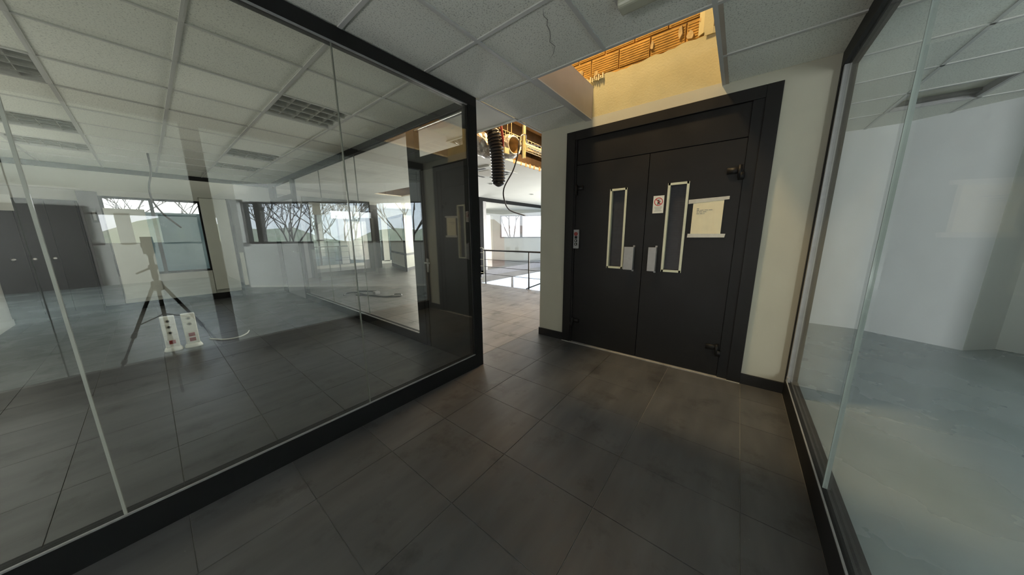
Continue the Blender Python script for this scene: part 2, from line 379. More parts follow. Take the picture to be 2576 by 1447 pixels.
# open office ceiling, plain plasterboard with torn edge, and hole further back
co = MB(); T = CH + .03
for (x0, x1, y0, y1) in [(2.03, 2.69, 2.045, 3.2), (5.7, 14, 2.045, 3.2), (2.03, 4.4, 3.2, 9.2), (4.4, 5.3, 3.2, 6.6), (5.3, 14, 3.2, 9.2), (4.4, 5.3, 8.7, 9.2), (2.03, 14, 9.2, 13.7)]:
    co.box(x0, x1, y0, y1, CH, T)
for (x0, x1, y0, y1) in [(2.69, 5.7, 3.17, 3.2), (2.66, 2.69, 2.045, 3.2)]: co.box(x0, x1, y0, y1, CH-.008, T)
struct('ceiling', co, 'plain_ceiling', 'white plain ceiling over the open office with holes broken in it', 'ceiling')
# ragged plaster crumbs along the hole edge
for k in range(7):
    x = 4.1 + k*.15 + random.uniform(-.04, .04); s = random.uniform(.008, .02)
    m = MB().prism([(x, 3.17), (x+s*2, 3.165-s*.4), (x+s*3, 3.172), (x+s*1.5, 3.19)], CH-.02-s*.3, CH+.03+s)
    o = m.build('broken_edge', 'mortar'); o.parent = bpy.data.objects['ceiling.002']
crr = structe('ceiling', 'ceiling of the room behind the right glass', 'ceiling')
RZ = 2.68
q = [3.0 + .6*n for n in range(-2, 5)] + [6.05]
qy = [-.50, -1.14, -1.74, -2.34, -2.94]
for a, b in zip(q, q[1:]):
    for c, d in zip(qy, qy[1:]):
        if b - a < .05: continue
        if 4.75 < a < 4.85 and d == -1.74: continue
        ceil_tile(a, b, d, c, z=RZ, parent=crr)
for x in q[:-1]: grid_bar(x-bw, x+bw, -2.94, -.5, z=RZ, parent=crr)
for y in qy[1:-1]: grid_bar(1.8, 6.05, y-bw, y+bw, z=RZ, parent=crr)
bb = MB().box(-6, 1.8, -10.2, -.5, RZ, RZ+.03).box(1.8, 6.3, -8.2, -2.94, RZ, RZ+.03)
bb.build('plaster_field', 'plain_ceiling', crr)
box(-6, -2.1, -.5, 2.05, CH, CH+.03).build('plaster_field', 'plain_ceiling', cl)
# roof of the void
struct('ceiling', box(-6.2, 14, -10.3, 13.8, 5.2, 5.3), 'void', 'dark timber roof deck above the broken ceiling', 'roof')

# ---------------------------------------------------------------- walls
wf = MB().box(3.19, 3.32, 1.68, 2.04, 0, CH).box(3.19, 3.32, -.475, -.143, 0, CH).box(3.19, 3.32, -.143, 1.68, 2.492, CH)
wf.box(3.19, 3.32, -.143, 1.68, 2.42, 2.50)
struct('wall_front', wf, 'wall', 'off-white wall around the black lift doors', 'wall')
# upper wall seen through the missing ceiling tiles: plaster with a ragged top, then clay blocks
up = structe('wall_front_upper', 'plastered wall with exposed orange clay blocks above the ceiling opening', 'wall')
pm = MB(); ysn = 44; ytop = []
for k in range(ysn+1):
    y = -.3 + 2.3*k/ysn
    h = 2.995 + .025*math.sin(y*5) + random.uniform(-.013, .013) + (.012 if .5 < y < 1 else 0)
    if y < .42: h = 3.02 + (.42-y)*.1
    if .30 < y < .40: h = 3.02
    if 1.29 < y < 1.44: h = 2.965
    ytop.append((y, h))
i0 = 0
for xx in (3.20, 3.225):
    for y, h in ytop: pm.v.append((xx, y, 2.595))
    for y, h in ytop: pm.v.append((xx, y, h))
n = ysn+1
for k in range(ysn):
    pm.f += [(k, k+1, n+k+1, n+k), (2*n+k, 3*n+k, 3*n+k+1, 2*n+k+1), (n+k, n+k+1, 3*n+k+1, 3*n+k), (k, 2*n+k, 2*n+k+1, k+1)]
pm.build('plaster_coat', 'plaster', up)
box(3.19, 3.30, -.47, 2.04, CH, 2.598).build('ledge', 'wall', up)
box(3.245, 3.30, -.47, 2.04, 2.59, 5.2).build('mortar_bed', 'mortar', up)
for r_ in range(5):
    z0 = 2.84 + r_*.175
    for k in range(9):
        y0 = -.45 + k*.292 + (0.146 if r_ % 2 else 0)
        if y0 > 1.95: continue
        b = MB(); dx = random.uniform(0, .010); x0 = 3.222 + dx
        y1 = min(y0+.28, 2.03); z1 = z0+.162 + random.uniform(-.004, .004)
        b.box(x0, 3.25, y0, y1, z0, z1)
        for j in range(7):
            zz = z0+.012+j*.021; b.box(x0-.0035, x0, y0+.006, y1-.006, zz, zz+.009)
        b.build('brick', 'brick', up)
for (y, z, w_, h_) in ((.53, 3.06, .05, .07), (.61, 3.12, .035, .10), (.84, 3.10, .03, .07), (1.38, 3.03, .05, .05), (.45, 3.15, .05, .05), (1.55, 3.08, .05, .06)):
    b = MB(); n_ = 9; pts_ = [(y+w_*.5*math.cos(2*math.pi*k/n_)*random.uniform(.7, 1.25), z+h_*.5*math.sin(2*math.pi*k/n_)*random.uniform(.7, 1.25)) for k in range(n_)]
    b.v = [(3.210, yy, zz) for yy, zz in pts_] + [(3.23, yy, zz) for yy, zz in pts_]
    b.f = [tuple(range(n_)), tuple(range(2*n_-1, n_-1, -1))] + [(k, (k+1) % n_, n_+(k+1) % n_, n_+k) for k in range(n_)]
    b.build('mortar_lump', 'mortar', up)
# a torn scrap of plaster high on the right, and a rusty bracket on the left
MB().prism([(3.19, .36), (3.22, .36), (3.22, .47), (3.19, .43)], 3.03, 3.26).build('plaster_patch', 'plaster', up)
MB().prism([(3.185, .36), (3.222, .24), (3.222, .30), (3.185, .42)], 3.0, 3.05).build('plaster_patch', 'plaster', up)
rb = MB()
for k in range(7):
    y = 1.285 + k*.022; rb.box(3.17, 3.20, y, y+.012, 2.945+.012*math.sin(k*2), 2.985+.01*math.cos(k*3))
rb.box(3.18, 3.2, 1.28, 1.44, 2.95, 2.958)
rb.build('metal_bracket', 'galv', up)
shaft = struct('wall_left_upper', box(2.10, 3.20, 1.40, 1.425, CH-.004, 2.905), 'panel_board', 'pale board lining the left side of the ceiling opening', 'wall')
struct('wall_right_upper', box(2.10, 3.20, .205, .23, CH-.004, 2.905), 'panel_board', 'board lining the right side of the ceiling opening', 'wall')
# lift block sides
struct('wall_lift_side', box(3.32, 5.9, 1.92, 2.04, -3, 5.2), 'wall_far', 'side wall of the lift shaft towards the open office', 'wall')
struct('wall_lift_side', box(3.19, 6.05, -.50, -.475, 0, 2.7), 'wall_right', 'side wall of the lift shaft behind the right glass', 'wall')
# corridor end
struct('wall_back', MB().box(-6.2, -6, -10.3, 9.2, 0, 5.2), 'wall', 'wall closing the corridor behind the viewer', 'wall')
# glazed room shell
struct('wall_left', box(-1.62, -1.5, 2.08, 9.0, 0, CH), 'wall_far', 'white left wall of the glazed room', 'wall')
# back wall of glazed room
YB = 8.98
wb = MB().box(-1.62, 2.05, YB, YB+.12, 2.17, CH)
wb.box(-1.62, -.62, YB+.06, YB+.12, 0, 2.17)
wb.box(-.62, -.40, YB, YB+.12, 0, 2.17)
wb.box(-.40, .79, YB, YB+.12, 0, .66).box(-.40, .79, YB, YB+.12, 2.06, 2.17)
wb.box(.79, 2.05, YB+.03, YB+.12, 0, 2.17)
struct('wall_back_left', wb, 'wall_far', 'back wall of the glazed room with a white band over its openings', 'wall')
struct('trim_1', box(-1.5, 2.0, YB-.03, YB, 2.50, CH), 'dark_frame', 'dark strip along the top of the back wall', 'trim')
struct('baseboard_back_left', box(-1.5, 1.25, YB-.02, YB, 0, .13), 'dark_frame', 'dark skirting of the back wall in the glazed room', 'skirting')
# open office walls
fo = MB().box(2.05, 9.3, 13.6, 13.7, 0, .14).box(2.05, 9.3, 13.6, 13.7, 2.2, 5.2)
for x in (2.05, 3.3, 5.2, 7.1, 9.0): fo.box(x, x+.3, 13.6, 13.7, .1, 2.2)
wfar = structe('window_7', 'row of tall tinted windows at the far end of the open office', 'window')
for a, b in ((2.35, 3.3), (3.6, 5.2), (5.5, 7.1), (7.4, 9.0)):
    box(a, b, 13.64, 13.65, .14, 2.2).build('pane', 'tinted', wfar)
    MB().box(a, b, 13.62, 13.67, 1.15, 1.20).box(a, a+.05, 13.62, 13.67, .14, 2.2).box((a+b)/2-.03, (a+b)/2+.03, 13.62, 13.67, .14, 2.2).box(b-.05, b, 13.62, 13.67, .14, 2.2).build('window_frame', 'dark_frame', wfar)
struct('wall_far', fo, 'wall_far', 'far window wall of the open office', 'wall')
struct('wall_far_left', box(1.95, 2.05, 9.1, 13.6, 0, CH), 'wall_far', 'white wall running on beyond the glazed room', 'wall')
# facade G (window wall seen through the gap)
gP = Vector((11.56, 9.88)); gD = Vector((.54, -.84)).normalized()
def G(s): p = gP + gD*s; return (p.x, p.y)
gw = MB()
gw.wallseg(G(-3.9), G(0), -.3, 5.2, .2)
gw.wallseg(G(0), G(4.4), -.3, 1.19, .2).wallseg(G(0), G(4.4), 2.30, 5.2, .2).wallseg(G(2.35), G(2.7), 1.1, 2.4, .2)
struct('wall_right_far', gw, 'wall_far', 'angled white window wall across the stair void', 'wall')
wn = structe('window_1', 'wide aluminium window in the angled wall across the stair void', 'window')
m = MB()
for a, b, z0, z1 in [(0, 2.35, 1.17, 1.23), (0, 2.35, 2.27, 2.32), (0, .06, 1.2, 2.3), (1.02, 1.16, 1.2, 2.3), (2.29, 2.35, 1.2, 2.3)]:
    m.wallseg(tuple(Vector(G(a)) - Vector((.84, .54)).normalized()*.02), tuple(Vector(G(b)) - Vector((.84, .54)).normalized()*.02), z0, z1, .08)
m.build('window_frame', 'dull_steel', wn)
for a, b in ((.06, 1.02), (1.16, 2.29)): MB().wallseg(G(a), G(b), 1.23, 2.27, .006).build('pane', 'winglass', wn)
struct('trim_2', MB().wallseg(G(-1.2), G(-.4), .1, 2.3, -.04), 'frost', 'pale panel beside the window across the void', 'trim')
# right room walls
rw = MB()
TH = -.15
M['column'] = mat('column_window_lit', (.90, .92, .88), .65, var=.02, scale=2)  # paler than the wall beside it: window light on this face painted into the colour
struct('wall_column', MB().prism([(5.64, -2.16), (5.93, -2.48), (5.84, -2.68), (6.0, -2.75), (6.1, -2.4), (5.76, -2.10)], 0, 2.75), 'column', 'column face, window light painted in, beside the angled wall behind the right glass', 'column')
for p, q_ in [((6.05, -.5), (6.05, -1.42)), ((6.05, -1.42), (5.64, -2.16))]:
    rw.wallseg(p, q_, 0, 2.75, .12)
def F(s): return (3.82-.62*s, -3.45-.78*s)
rw.wallseg((5.84, -2.68), F(-1.36), 0, 2.75, .12)
rw.wallseg(F(-1.36), F(3.62), 0, 1.2, .14).wallseg(F(-1.36), F(3.62), 2.21, 2.75, .14)
for a, b in ((-1.36, -1.23), (3.45, 3.62)): rw.wallseg(F(a), F(b), 1.1, 2.3, .14)
rr = MB()
rr.box(1.60, 1.72, -10.1, -6.25, 0, 2.75)
rr.box(-6, 1.72, -10.2, -10.1, 0, 1.2).box(-6, 1.72, -10.2, -10.1, 2.0, 2.75)
struct('wall_right_rear', box(-6, -.95, -10.09, -9.95, 0, 2.2), 'room_door', 'dark cupboard wall at the rear of the room on the right', 'wall')
for a, b in ((-6, -2.6), (-2.0, -.74), (-.48, -.2), (.33, 1.3)): rr.box(a, b, -10.2, -10.1, 1.15, 2.05)
struct('wall_rear', rr, 'wall_rear', 'grey rear wall with small windows, mirrored in the left glass', 'wall')
struct('wall_right', rw, 'wall_right', 'angled window wall of the room behind the right glass', 'wall')
wi = 2
FN = Vector((-.78, .62))*.0
for a, b in ((-1.23, .05), (.20, 1.55), (1.66, 3.08), (3.2, 3.45)):
    w = structe('window_%d' % wi, 'window in the angled wall behind the right glass, number %d from the pillar' % (wi-1) if False else ['window nearest the pillar behind the right glass', 'second window from the pillar behind the right glass', 'third window from the pillar behind the right glass', 'narrow window at the end of the row behind the right glass'][wi-2], 'window'); wi += 1
    m = MB()
    for s0, s1, z0, z1 in [(a-.06, b+.06, 1.165, 1.215), (a-.06, b+.06, 2.20, 2.24), (a-.07, a, 1.2, 2.21), (b, b+.07, 1.2, 2.21)]:
        m.wallseg(F(s0), F(s1), z0, z1, .15)
    m.build('window_frame', 'dark_frame', w)
    MB().wallseg(F(a), F(b), 1.215, 2.20, .006).build('pane', 'solar', w)
struct('baseboard_right', MB().wallseg(F(-1.3), F(3.6), 0.0, .05, -.02), 'white', 'thin white skirting under the windows behind the right glass', 'skirting')
# baseboards of the corridor
struct('baseboard_front', MB().box(3.172, 3.19, 1.685, 2.045, 0, .095).box(3.172, 3.19, -.47, -.143, 0, .095).box(3.19, 3.335, 2.04, 2.056, 0, .095), 'skirt', 'black skirting along the foot of the lift wall', 'skirting')

# ---------------------------------------------------------------- left glass partition
def vec(*a): return Vector(a)
LP = thing('glass_partition', 'black framed glass partition along the left of the corridor', 'partition', (0, 2.03, 0))
box(-3.2, 2.03, 2.003, 2.08, 0, .137).build('bottom_rail', 'dark_frame', LP)
box(-3.2, 2.03, 2.003, 2.08, 2.493, 2.572).build('top_rail', 'black', LP)
box(1.928, 2.03, 2.003, 2.08, .137, 2.493).build('corner_post', 'dark_frame', LP)
box(-3.2, 1.928, 2.010, 2.02, .137, .145).build('glazing_bead', 'dull_steel', LP)
box(-3.2, 1.928, 2.012, 2.02, 2.483, 2.493).build('glazing_bead', 'dull_steel', LP)
for a, b in ((.853, 1.928), (-.236, .847), (-1.33, -.244), (-2.42, -1.336), (-3.2, -2.426)):
    box(a, b, 2.022, 2.032, .137, 2.493).build('glass_pane', 'glass', LP)
box(.8475, .8525, 2.019, 2.034, .137, 2.493).build('glass_joint', 'seam_d', LP)
tag(box(-.2445, -.2355, 2.018, 2.034, .137, 2.493).build('glass_joint', 'seam_l', LP), 'bright joint between two panes')
box(-1.336, -1.33, 2.019, 2.034, .137, 2.493).build('glass_joint', 'seam_l', LP)
box(-2.426, -2.42, 2.019, 2.034, .137, 2.493).build('glass_joint', 'seam_d', LP)
box(1.919, 1.928, 2.014, 2.02, .145, 2.484).build('glazing_bead', 'skirt', LP)

# side partition with door (x ~ 2.0)
SP = thing('glass_partition', 'dark framed glass partition with a charcoal door, side wall of the glazed room', 'partition', (2.02, 5.5, 0))
box(1.985, 2.05, 2.08, 8.98, 2.493, CH).build('top_rail', 'dark_frame', SP)
box(1.985, 2.05, 3.08, 7.25, 0, .125).build('bottom_rail', 'dark_frame', SP)
tag(box(1.975, 1.985, 3.08, 7.25, .125, .137).build('glazing_bead', 'steel', SP), 'bright metal bead')
box(1.985, 2.05, 2.93, 3.08, 0, 2.493).build('post', 'dark_frame', SP)
box(1.985, 2.05, 2.08, 2.15, 0, 2.493).build('post', 'dark_frame', SP)
box(1.985, 2.05, 7.25, 7.36, 0, 2.493).build('post', 'dark_frame', SP)
box(1.985, 2.05, 8.62, 8.98, 0, 2.493).build('post', 'dark_frame', SP)
box(1.985, 2.05, 2.15, 2.93, 2.06, 2.20).build('door_head', 'dark_frame', SP)
box(1.985, 2.05, 7.36, 8.62, 2.12, 2.22).build('door_head', 'dark_frame', SP)
box(2.015, 2.023, 2.15, 2.93, 2.20, 2.493).build('transom_pane', 'winglass', SP)
box(2.015, 2.023, 7.36, 8.62, 2.22, 2.493).build('transom_pane', 'winglass', SP)
box(1.99, 2.0, 2.15, 2.93, 2.482, 2.493).build('glazing_bead', 'steel', SP)
for a, b in ((3.08, 4.47), (4.476, 5.86), (5.866, 7.25)):
    box(2.015, 2.023, a, b, .125, 2.493).build('glass_pane', 'winglass', SP)
for y in (4.473, 5.863): box(2.013, 2.025, y-.003, y+.003, .125, 2.493).build('glass_joint', 'seam_d', SP)
dl = box(1.995, 2.035, 2.15, 2.862, .0, 2.058).build('door_leaf', 'room_door', SP)
h = MB().box(1.985, 1.995, 2.80, 2.84, .93, 1.09).tube([(1.99, 2.82, 1.045), (1.95, 2.82, 1.045), (1.945, 2.80, 1.045), (1.945, 2.71, 1.045)], .010)
h.build('door_handle', 'dull_steel', dl)
box(1.988, 2.045, 2.862, 2.93, .0, 2.06).build('door_jamb', 'dark_frame', SP)
dl2 = box(1.995, 2.035, 7.36, 8.62, .0, 2.12).build('door_leaf', 'grey_door', SP)
MB().tube([(1.99, 7.46, 1.03), (1.94, 7.46, 1.03), (1.94, 7.58, 1.03)], .012).build('door_handle', 'dull_steel', dl2)

# ---------------------------------------------------------------- right glass partition
RP = thing('glass_partition', 'frameless glass wall in a slim black channel, right of the corridor', 'partition', (1, -.47, 0))
box(-3.2, 3.19, -.505, -.43, 0, .145).build('bottom_channel', 'black', RP)
box(-3.2, 3.19, -.505, -.43, 2.478, CH+.1).build('top_channel', 'black', RP)
box(3.150, 3.19, -.505, -.43, .145, 2.478).build('side_channel', 'black', RP)
box(3.118, 3.150, -.47, -.436, .145, 2.478).build('side_bead', 'dull_steel', RP)
box(-3.2, 3.118, -.437, -.430, .145, .151).build('glazing_bead', 'dull_steel', RP)
tag(box(.365, .50, -.505, -.43, .145, 2.478).build('post', 'black', RP), 'black post, seen only mirrored in the left glass')
for a, b in ((1.849, 3.118), (.50, 1.842), (-.60, .365), (-1.70, -.606), (-3.2, -1.706)):
    box(a, b, -.458, -.448, .145, 2.478).build('glass_pane', 'glass_r', RP)
tag(box(1.8430, 1.8480, -.461, -.444, .145, 2.478).build('glass_joint', 'seam_r', RP), 'polished joint catching the light')
for x in (-.603, -1.703): box(x-.003, x+.003, -.460, -.446, .145, 2.478).build('glass_joint', 'seam_r', RP)
box(3.085, 3.125, -.452, -.432, .145, .18).build('glass_clamp', 'steel', RP)

# ---------------------------------------------------------------- lift doors
D = structe('door_1', 'black double leaf goods lift door with two narrow windows', 'door')
fx = 3.165
dm = MB().box(fx, 3.25, 1.575, 1.68, 0, 2.492).box(fx, 3.25, -.143, -.045, 0, 2.492).box(fx, 3.25, -.045, 1.575, 2.40, 2.492)
dm.build('door_frame', 'door', D, bevel=.003)
box(3.178, 3.25, 1.555, 1.575, 0, 2.40).build('door_stop', 'black', D)
box(3.178, 3.25, -.045, .03, 0, 2.40).build('door_stop', 'black', D)
box(3.192, 3.25, .03, 1.555, 2.135, 2.40).build('header_panel', 'door', D, bevel=.003)
def leaf(y0, y1, wy0, wy1, z0w, z1w, hy0, hy1, hinge_y, bigh):
    L = MB(); xa, xb = 3.188, 3.235
    L.box(xa, xb, y0, wy0, .012, 2.128).box(xa, xb, wy1, y1, .012, 2.128).box(xa, xb, wy0, wy1, .012, z0w).box(xa, xb, wy0, wy1, z1w, 2.128)
    lf = L.build('door_leaf', 'door', D)
    e = .017
    w = MB().box(3.180, 3.195, wy0-.004, wy0+e, z0w-.004, z1w+.004).box(3.180, 3.195, wy1-e, wy1+.004, z0w-.004, z1w+.004)
    w.box(3.180, 3.195, wy0, wy1, z0w-.004, z0w+e).box(3.180, 3.195, wy0, wy1, z1w-e, z1w+.004)
    w.box(3.19, 3.222, wy0+e-.003, wy0+e, z0w+e, z1w-e).box(3.19, 3.222, wy1-e, wy1-e+.003, z0w+e, z1w-e)
    tag(w.build('window_frame', 'cream', lf), 'cream metal window frame')
    p = MB().box(3.222, 3.228, wy0, wy1, z0w, z1w)
    p.build('wired_pane', 'darkpane', lf)
    wm = MB(); zz = z0w+.03
    while zz < z1w-.02: wm.box(3.2205, 3.222, wy0+e, wy1-e, zz, zz+.0022); zz += .0165
    tag(wm.build('wire_mesh', 'ink', lf), kind='stuff')
    hd = MB()
    # bent plate handle: broad face standing off the leaf
    hd.box(3.132, 3.137, hy0, hy1, .978, 1.220).box(3.137, 3.188, hy0, hy0+.005, .978, 1.220)
    hd.box(3.183, 3.188, hy0, hy0+.02, .96, 1.235)
    tag(hd.build('door_handle', 'handle', lf, bevel=.0015), 'bright steel plate handle')
    for z in (1.87, .285):
        hb = MB().box(3.165, 3.188, *sorted((hinge_y, hinge_y+bigh)), z-.018, z+.03)
        hb.lathe([(.013, -.05), (.013, .05)], (3.160, hinge_y+bigh*.12, z-.005), 12)
        hb.box(3.15, 3.19, *sorted((hinge_y-bigh*.2, hinge_y+bigh*.2)), z-.07, z-.015)
        hb.build('hinge', 'black', lf)
leaf(.780, 1.552, .976, 1.147, .982, 1.826, .856, .953, 1.552, -.09)
leaf(.033, .774, .418, .589, .980, 1.826, .640, .713, .045, .10)
struct('trim_3', box(3.15, 3.25, -.143, 1.68, -.004, .006), 'grout', 'worn threshold strip under the lift doors', 'threshold')

box(3.26, 3.30, -.14, 1.68, 0, 2.5).build('shaft_backing', 'black', D)
# call panel
cp = thing('call_panel', 'small steel call button plate on the left jamb of the lift door', 'panel', (3.17, 1.522, 1.188))
box(3.158, 3.178, 1.489, 1.556, 1.188, 1.408).build('plate', 'handle', cp, bevel=.002)
tag(MB().lathe([(.022, 0), (.022, -.012), (.012, -.014)], (3.158, 1.5225, 1.358), 16, 'x').build('stop_button', 'redsock', cp), 'dull red round button')
for z in (1.318, 1.279, 1.240):
    bt = box(3.152, 3.158, 1.507, 1.538, z-.015, z+.015).build('button', 'black', cp)
    if z < 1.3: MB().lathe([(.006, 0), (.006, -.002)], (3.152, 1.5225, z), 10, 'x').build('button_mark', 'white', bt)
# sign
sg = thing('prohibition_sign', 'white sticker with a red barred circle on the lift door', 'sign', (3.186, .666, 1.555))
box(3.1845, 3.188, .617, .714, 1.555, 1.722).build('sign_plate', 'white', sg)
rg = MB(); n = 32
for k in range(n):
    w = 2*math.pi*k/n
    for r_ in (.039, .032): rg.v.append((3.1838, .6655+r_*math.cos(w), 1.665+r_*math.sin(w)))
rg.f = [(2*k, 2*((k+1) % n), 2*((k+1) % n)+1, 2*k+1) for k in range(n)]
c_, s_ = math.cos(math.radians(45)), math.sin(math.radians(45))
i = len(rg.v)
# diagonal bar from upper left to lower right as seen
for a, b in ((-.035, -.003), (.035, -.003), (.035, .003), (-.035, .003)):
    rg.v.append((3.1836, .6655-(a*c_-b*s_), 1.665-(a*s_+b*c_)))
rg.f.append((i, i+1, i+2, i+3))
tag(rg.build('prohibition_ring', 'red', sg), 'red ring and bar')
fg = MB().box(3.1838, 3.1842, .655, .673, 1.648, 1.672).box(3.1838, 3.1842, .655, .661, 1.637, 1.650).box(3.1838, 3.1842, .668, .675, 1.637, 1.650)
fg.box(3.1838, 3.1842, .648, .680, 1.680, 1.684).box(3.1838, 3.1842, .645, .660, 1.664, 1.669)
fg.lathe([(.006, 0), (.006, -.0004)], (3.1842, .665, 1.677), 10, 'x')
fg.build('pictogram', 'ink', sg)
for k, wd in enumerate((.07, .062, .05, .066)):
    box(3.1840, 3.1844, .6655-wd/2, .6655+wd/2, 1.611-k*.012, 1.6145-k*.012).build('text_line', 'inkg', sg)
# notice
nc = thing('paper_notice', 'yellowed paper notice taped to the right lift door leaf', 'notice', (3.185, .25, 1.35))
pa = MB(); nx = 10
for k in range(nx+1):
    y = .139 + (.369-.139)*k/nx; bend = .0015*math.sin(k*1.3)
    pa.v += [(3.1835-bend, y, 1.335), (3.1835+bend*.5, y, 1.655)]
pa.f = [(2*k, 2*k+2, 2*k+3, 2*k+1) for k in range(nx)]
pa.v += [(x+.0012, y, z) for x, y, z in pa.v]; nn = 2*(nx+1)
pa.f += [(a+nn, d+nn, c+nn, b+nn) for a, b, c, d in pa.f[:]]
pa.build('paper', 'paper', nc)
tp = MB()
tp.v = [(3.1815, .408, 1.625), (3.1815, .104, 1.645), (3.1815, .104, 1.672), (3.1815, .408, 1.662), (3.1835, .408, 1.625), (3.1835, .104, 1.645), (3.1835, .104, 1.672), (3.1835, .408, 1.662)]
tp.f = [(0, 1, 2, 3), (7, 6, 5, 4), (0, 4, 5, 1), (1, 5, 6, 2), (2, 6, 7, 3), (3, 7, 4, 0)]
tp.build('tape_strip', 'tape', nc)
tp = MB()
tp.v = [(3.181, .393, 1.317), (3.181, .107, 1.318), (3.181, .102, 1.350), (3.181, .390, 1.352), (3.183, .393, 1.317), (3.183, .107, 1.318), (3.183, .102, 1.350), (3.183, .390, 1.352)]
tp.f = [(0, 1, 2, 3), (7, 6, 5, 4), (0, 4, 5, 1), (1, 5, 6, 2), (2, 6, 7, 3), (3, 7, 4, 0)]
tp.build('tape_strip', 'tape', nc)
for k, (wd, z) in enumerate(((.022, 1.578), (.125, 1.563), (.078, 1.548), (.062, 1.533))):
    y = .337; words = MB(); done = 0
    while done < wd:
        L_ = random.uniform(.012, .03); L_ = min(L_, wd-done)
        words.box(3.1812, 3.1818, y-done-L_, y-done, z-.0022, z+.0022); done += L_+.005
    words.build('text_line', 'inkg', nc)

# ---------------------------------------------------------------- ceiling fittings
el = thing('emergency_light', 'small oblong emergency light on the corridor ceiling', 'light', (1.765, .5, CH))
b = MB(); pr = [(-.048, 0), (-.048, -.028), (-.036, -.044), (.036, -.044), (.048, -.028), (.048, 0)]
ny = 2
for y in (.30, .64):
    for x, z in pr: b.v.append((1.765+x, y, CH-.006+z))
b.f = [(0, 1, 2, 3, 4, 5), (11, 10, 9, 8, 7, 6)] + [(k, 6+k, 6+(k+1) % 6, (k+1) % 6) for k in range(6)]
b.build('lens', 'emerg', el, bevel=.012)
box(1.712, 1.818, .285, .655, CH-.014, CH-.006).build('base_plate', 'bar', el)
def fixture(x, y, s, label, group, lit=False, z=CH, w=.6):
    t = thing('ceiling_light', label, 'light', (x+w/2, y+s/2, z), group)
    t_ = .012
    box(x+.005, x+w-.005, y+.005, y+s-.005, z+.085, z+.10).build('housing', 'fixture_in', t)
    fr = MB().box(x, x+w, y, y+.018, z-.004, z+.08).box(x, x+w, y+s-.018, y+s, z-.004, z+.08).box(x, x+.018, y, y+s, z-.004, z+.08).box(x+w-.018, x+w, y, y+s, z-.004, z+.08)
    fr.build('frame', 'bar', t)
    for k in range(4):
        yy = y + s*(k+.5)/4
        MB().tube([(x+.03, yy, z+.066), (x+w-.03, yy, z+.066)], .009, 8).build('tube', 'tube', t)
    for k in range(1, 4):
        yy = y + s*k/4
        v = MB(); v.v = [(x+.018, yy-.012, z), (x+.018, yy+.012, z), (x+.018, yy, z+.055), (x+w-.018, yy-.012, z), (x+w-.018, yy+.012, z), (x+w-.018, yy, z+.055)]
        v.f = [(0, 1, 2), (5, 4, 3), (0, 3, 4, 1), (1, 4, 5, 2), (2, 5, 3, 0)]
        v.build('reflector_blade', 'louver', t)
    for k in range(1, 5):
        xx = x + w*k/5
        box(xx-.003, xx+.003, y+.018, y+s-.018, z+.004, z+.035).build('cross_blade', 'louver', t)
    return t
LAB = ['unlit louvred ceiling light near the glass, right row of the glazed room', 'louvred ceiling light further back in the right row of the glazed room', 'second louvred light from the glass in the left row of the glazed room',
       'third louvred light from the glass in the left row of the glazed room', 'rearmost louvred light in the left row of the glazed room', 'louvred light nearest the glass in the left row, cut by the frame', 'rearmost louvred light of the right row in the glazed room']
for (x, y), lb in zip(FIX, LAB): fixture(x, y, .61, lb, 'recessed louvred lights of the glazed room')
rl_ = thing('ceiling_light', 'recessed square light with a dull yellowish panel behind the right glass', 'light', (5.1, -1.44, RZ))
fr = MB()
for q_ in ((4.8, 5.4, -1.74, -1.71), (4.8, 5.4, -1.17, -1.14), (4.8, 4.83, -1.74, -1.14), (5.37, 5.4, -1.74, -1.14)): fr.box(*q_, RZ-.004, RZ+.10)
fr.build('frame', 'dull_steel', rl_)
box(4.83, 5.37, -1.71, -1.17, RZ+.06, RZ+.07).build('diffuser', 'emerg', rl_)
box(5.28, 5.37, -1.71, -1.17, RZ+.03, RZ+.06).build('end_cover', 'fixture_in', rl_)
# AC cassette
ac = thing('air_conditioner', 'square ceiling cassette air conditioner in the open office', 'air conditioner', (4.35, 4.0, CH))
ax, ay, aw = 3.95, 3.62, .84
box(ax, ax+aw, ay, ay+aw, CH-.03, CH).build('casing', 'white', ac, bevel=.01)
tag(box(ax+.2, ax+aw-.2, ay+.2, ay+aw-.2, CH-.036, CH-.03).build('grille', 'tape', ac), 'beige central grille')
for a in ((ax+.18, ax+aw-.18, ay+.06, ay+.12), (ax+.18, ax+aw-.18, ay+aw-.12, ay+aw-.06), (ax+.06, ax+.12, ay+.18, ay+aw-.18), (ax+aw-.12, ax+aw-.06, ay+.18, ay+aw-.18)):
    box(*a, CH-.034, CH-.03).build('air_slot', 'black', ac)
for k, (x, y, w_) in enumerate(((5.4, 4.9, 'near the hanging hose'), (7.6, 5.2, 'beside the lift wall corner'), (6.2, 6.2, 'before the framed glass'))):
    d = thing('downlight', 'small round recessed downlight ' + w_, 'light', (x, y, CH), 'downlights of the open office ceiling')
    MB().lathe([(.09, 0), (.09, -.006), (.075, -.008)], (x, y, CH), 16).build('trim_ring', 'white', d)
    MB().lathe([(.06, -.008), (.055, -.0095)], (x, y, CH), 16).build('lamp_cup', 'fixture_in', d)

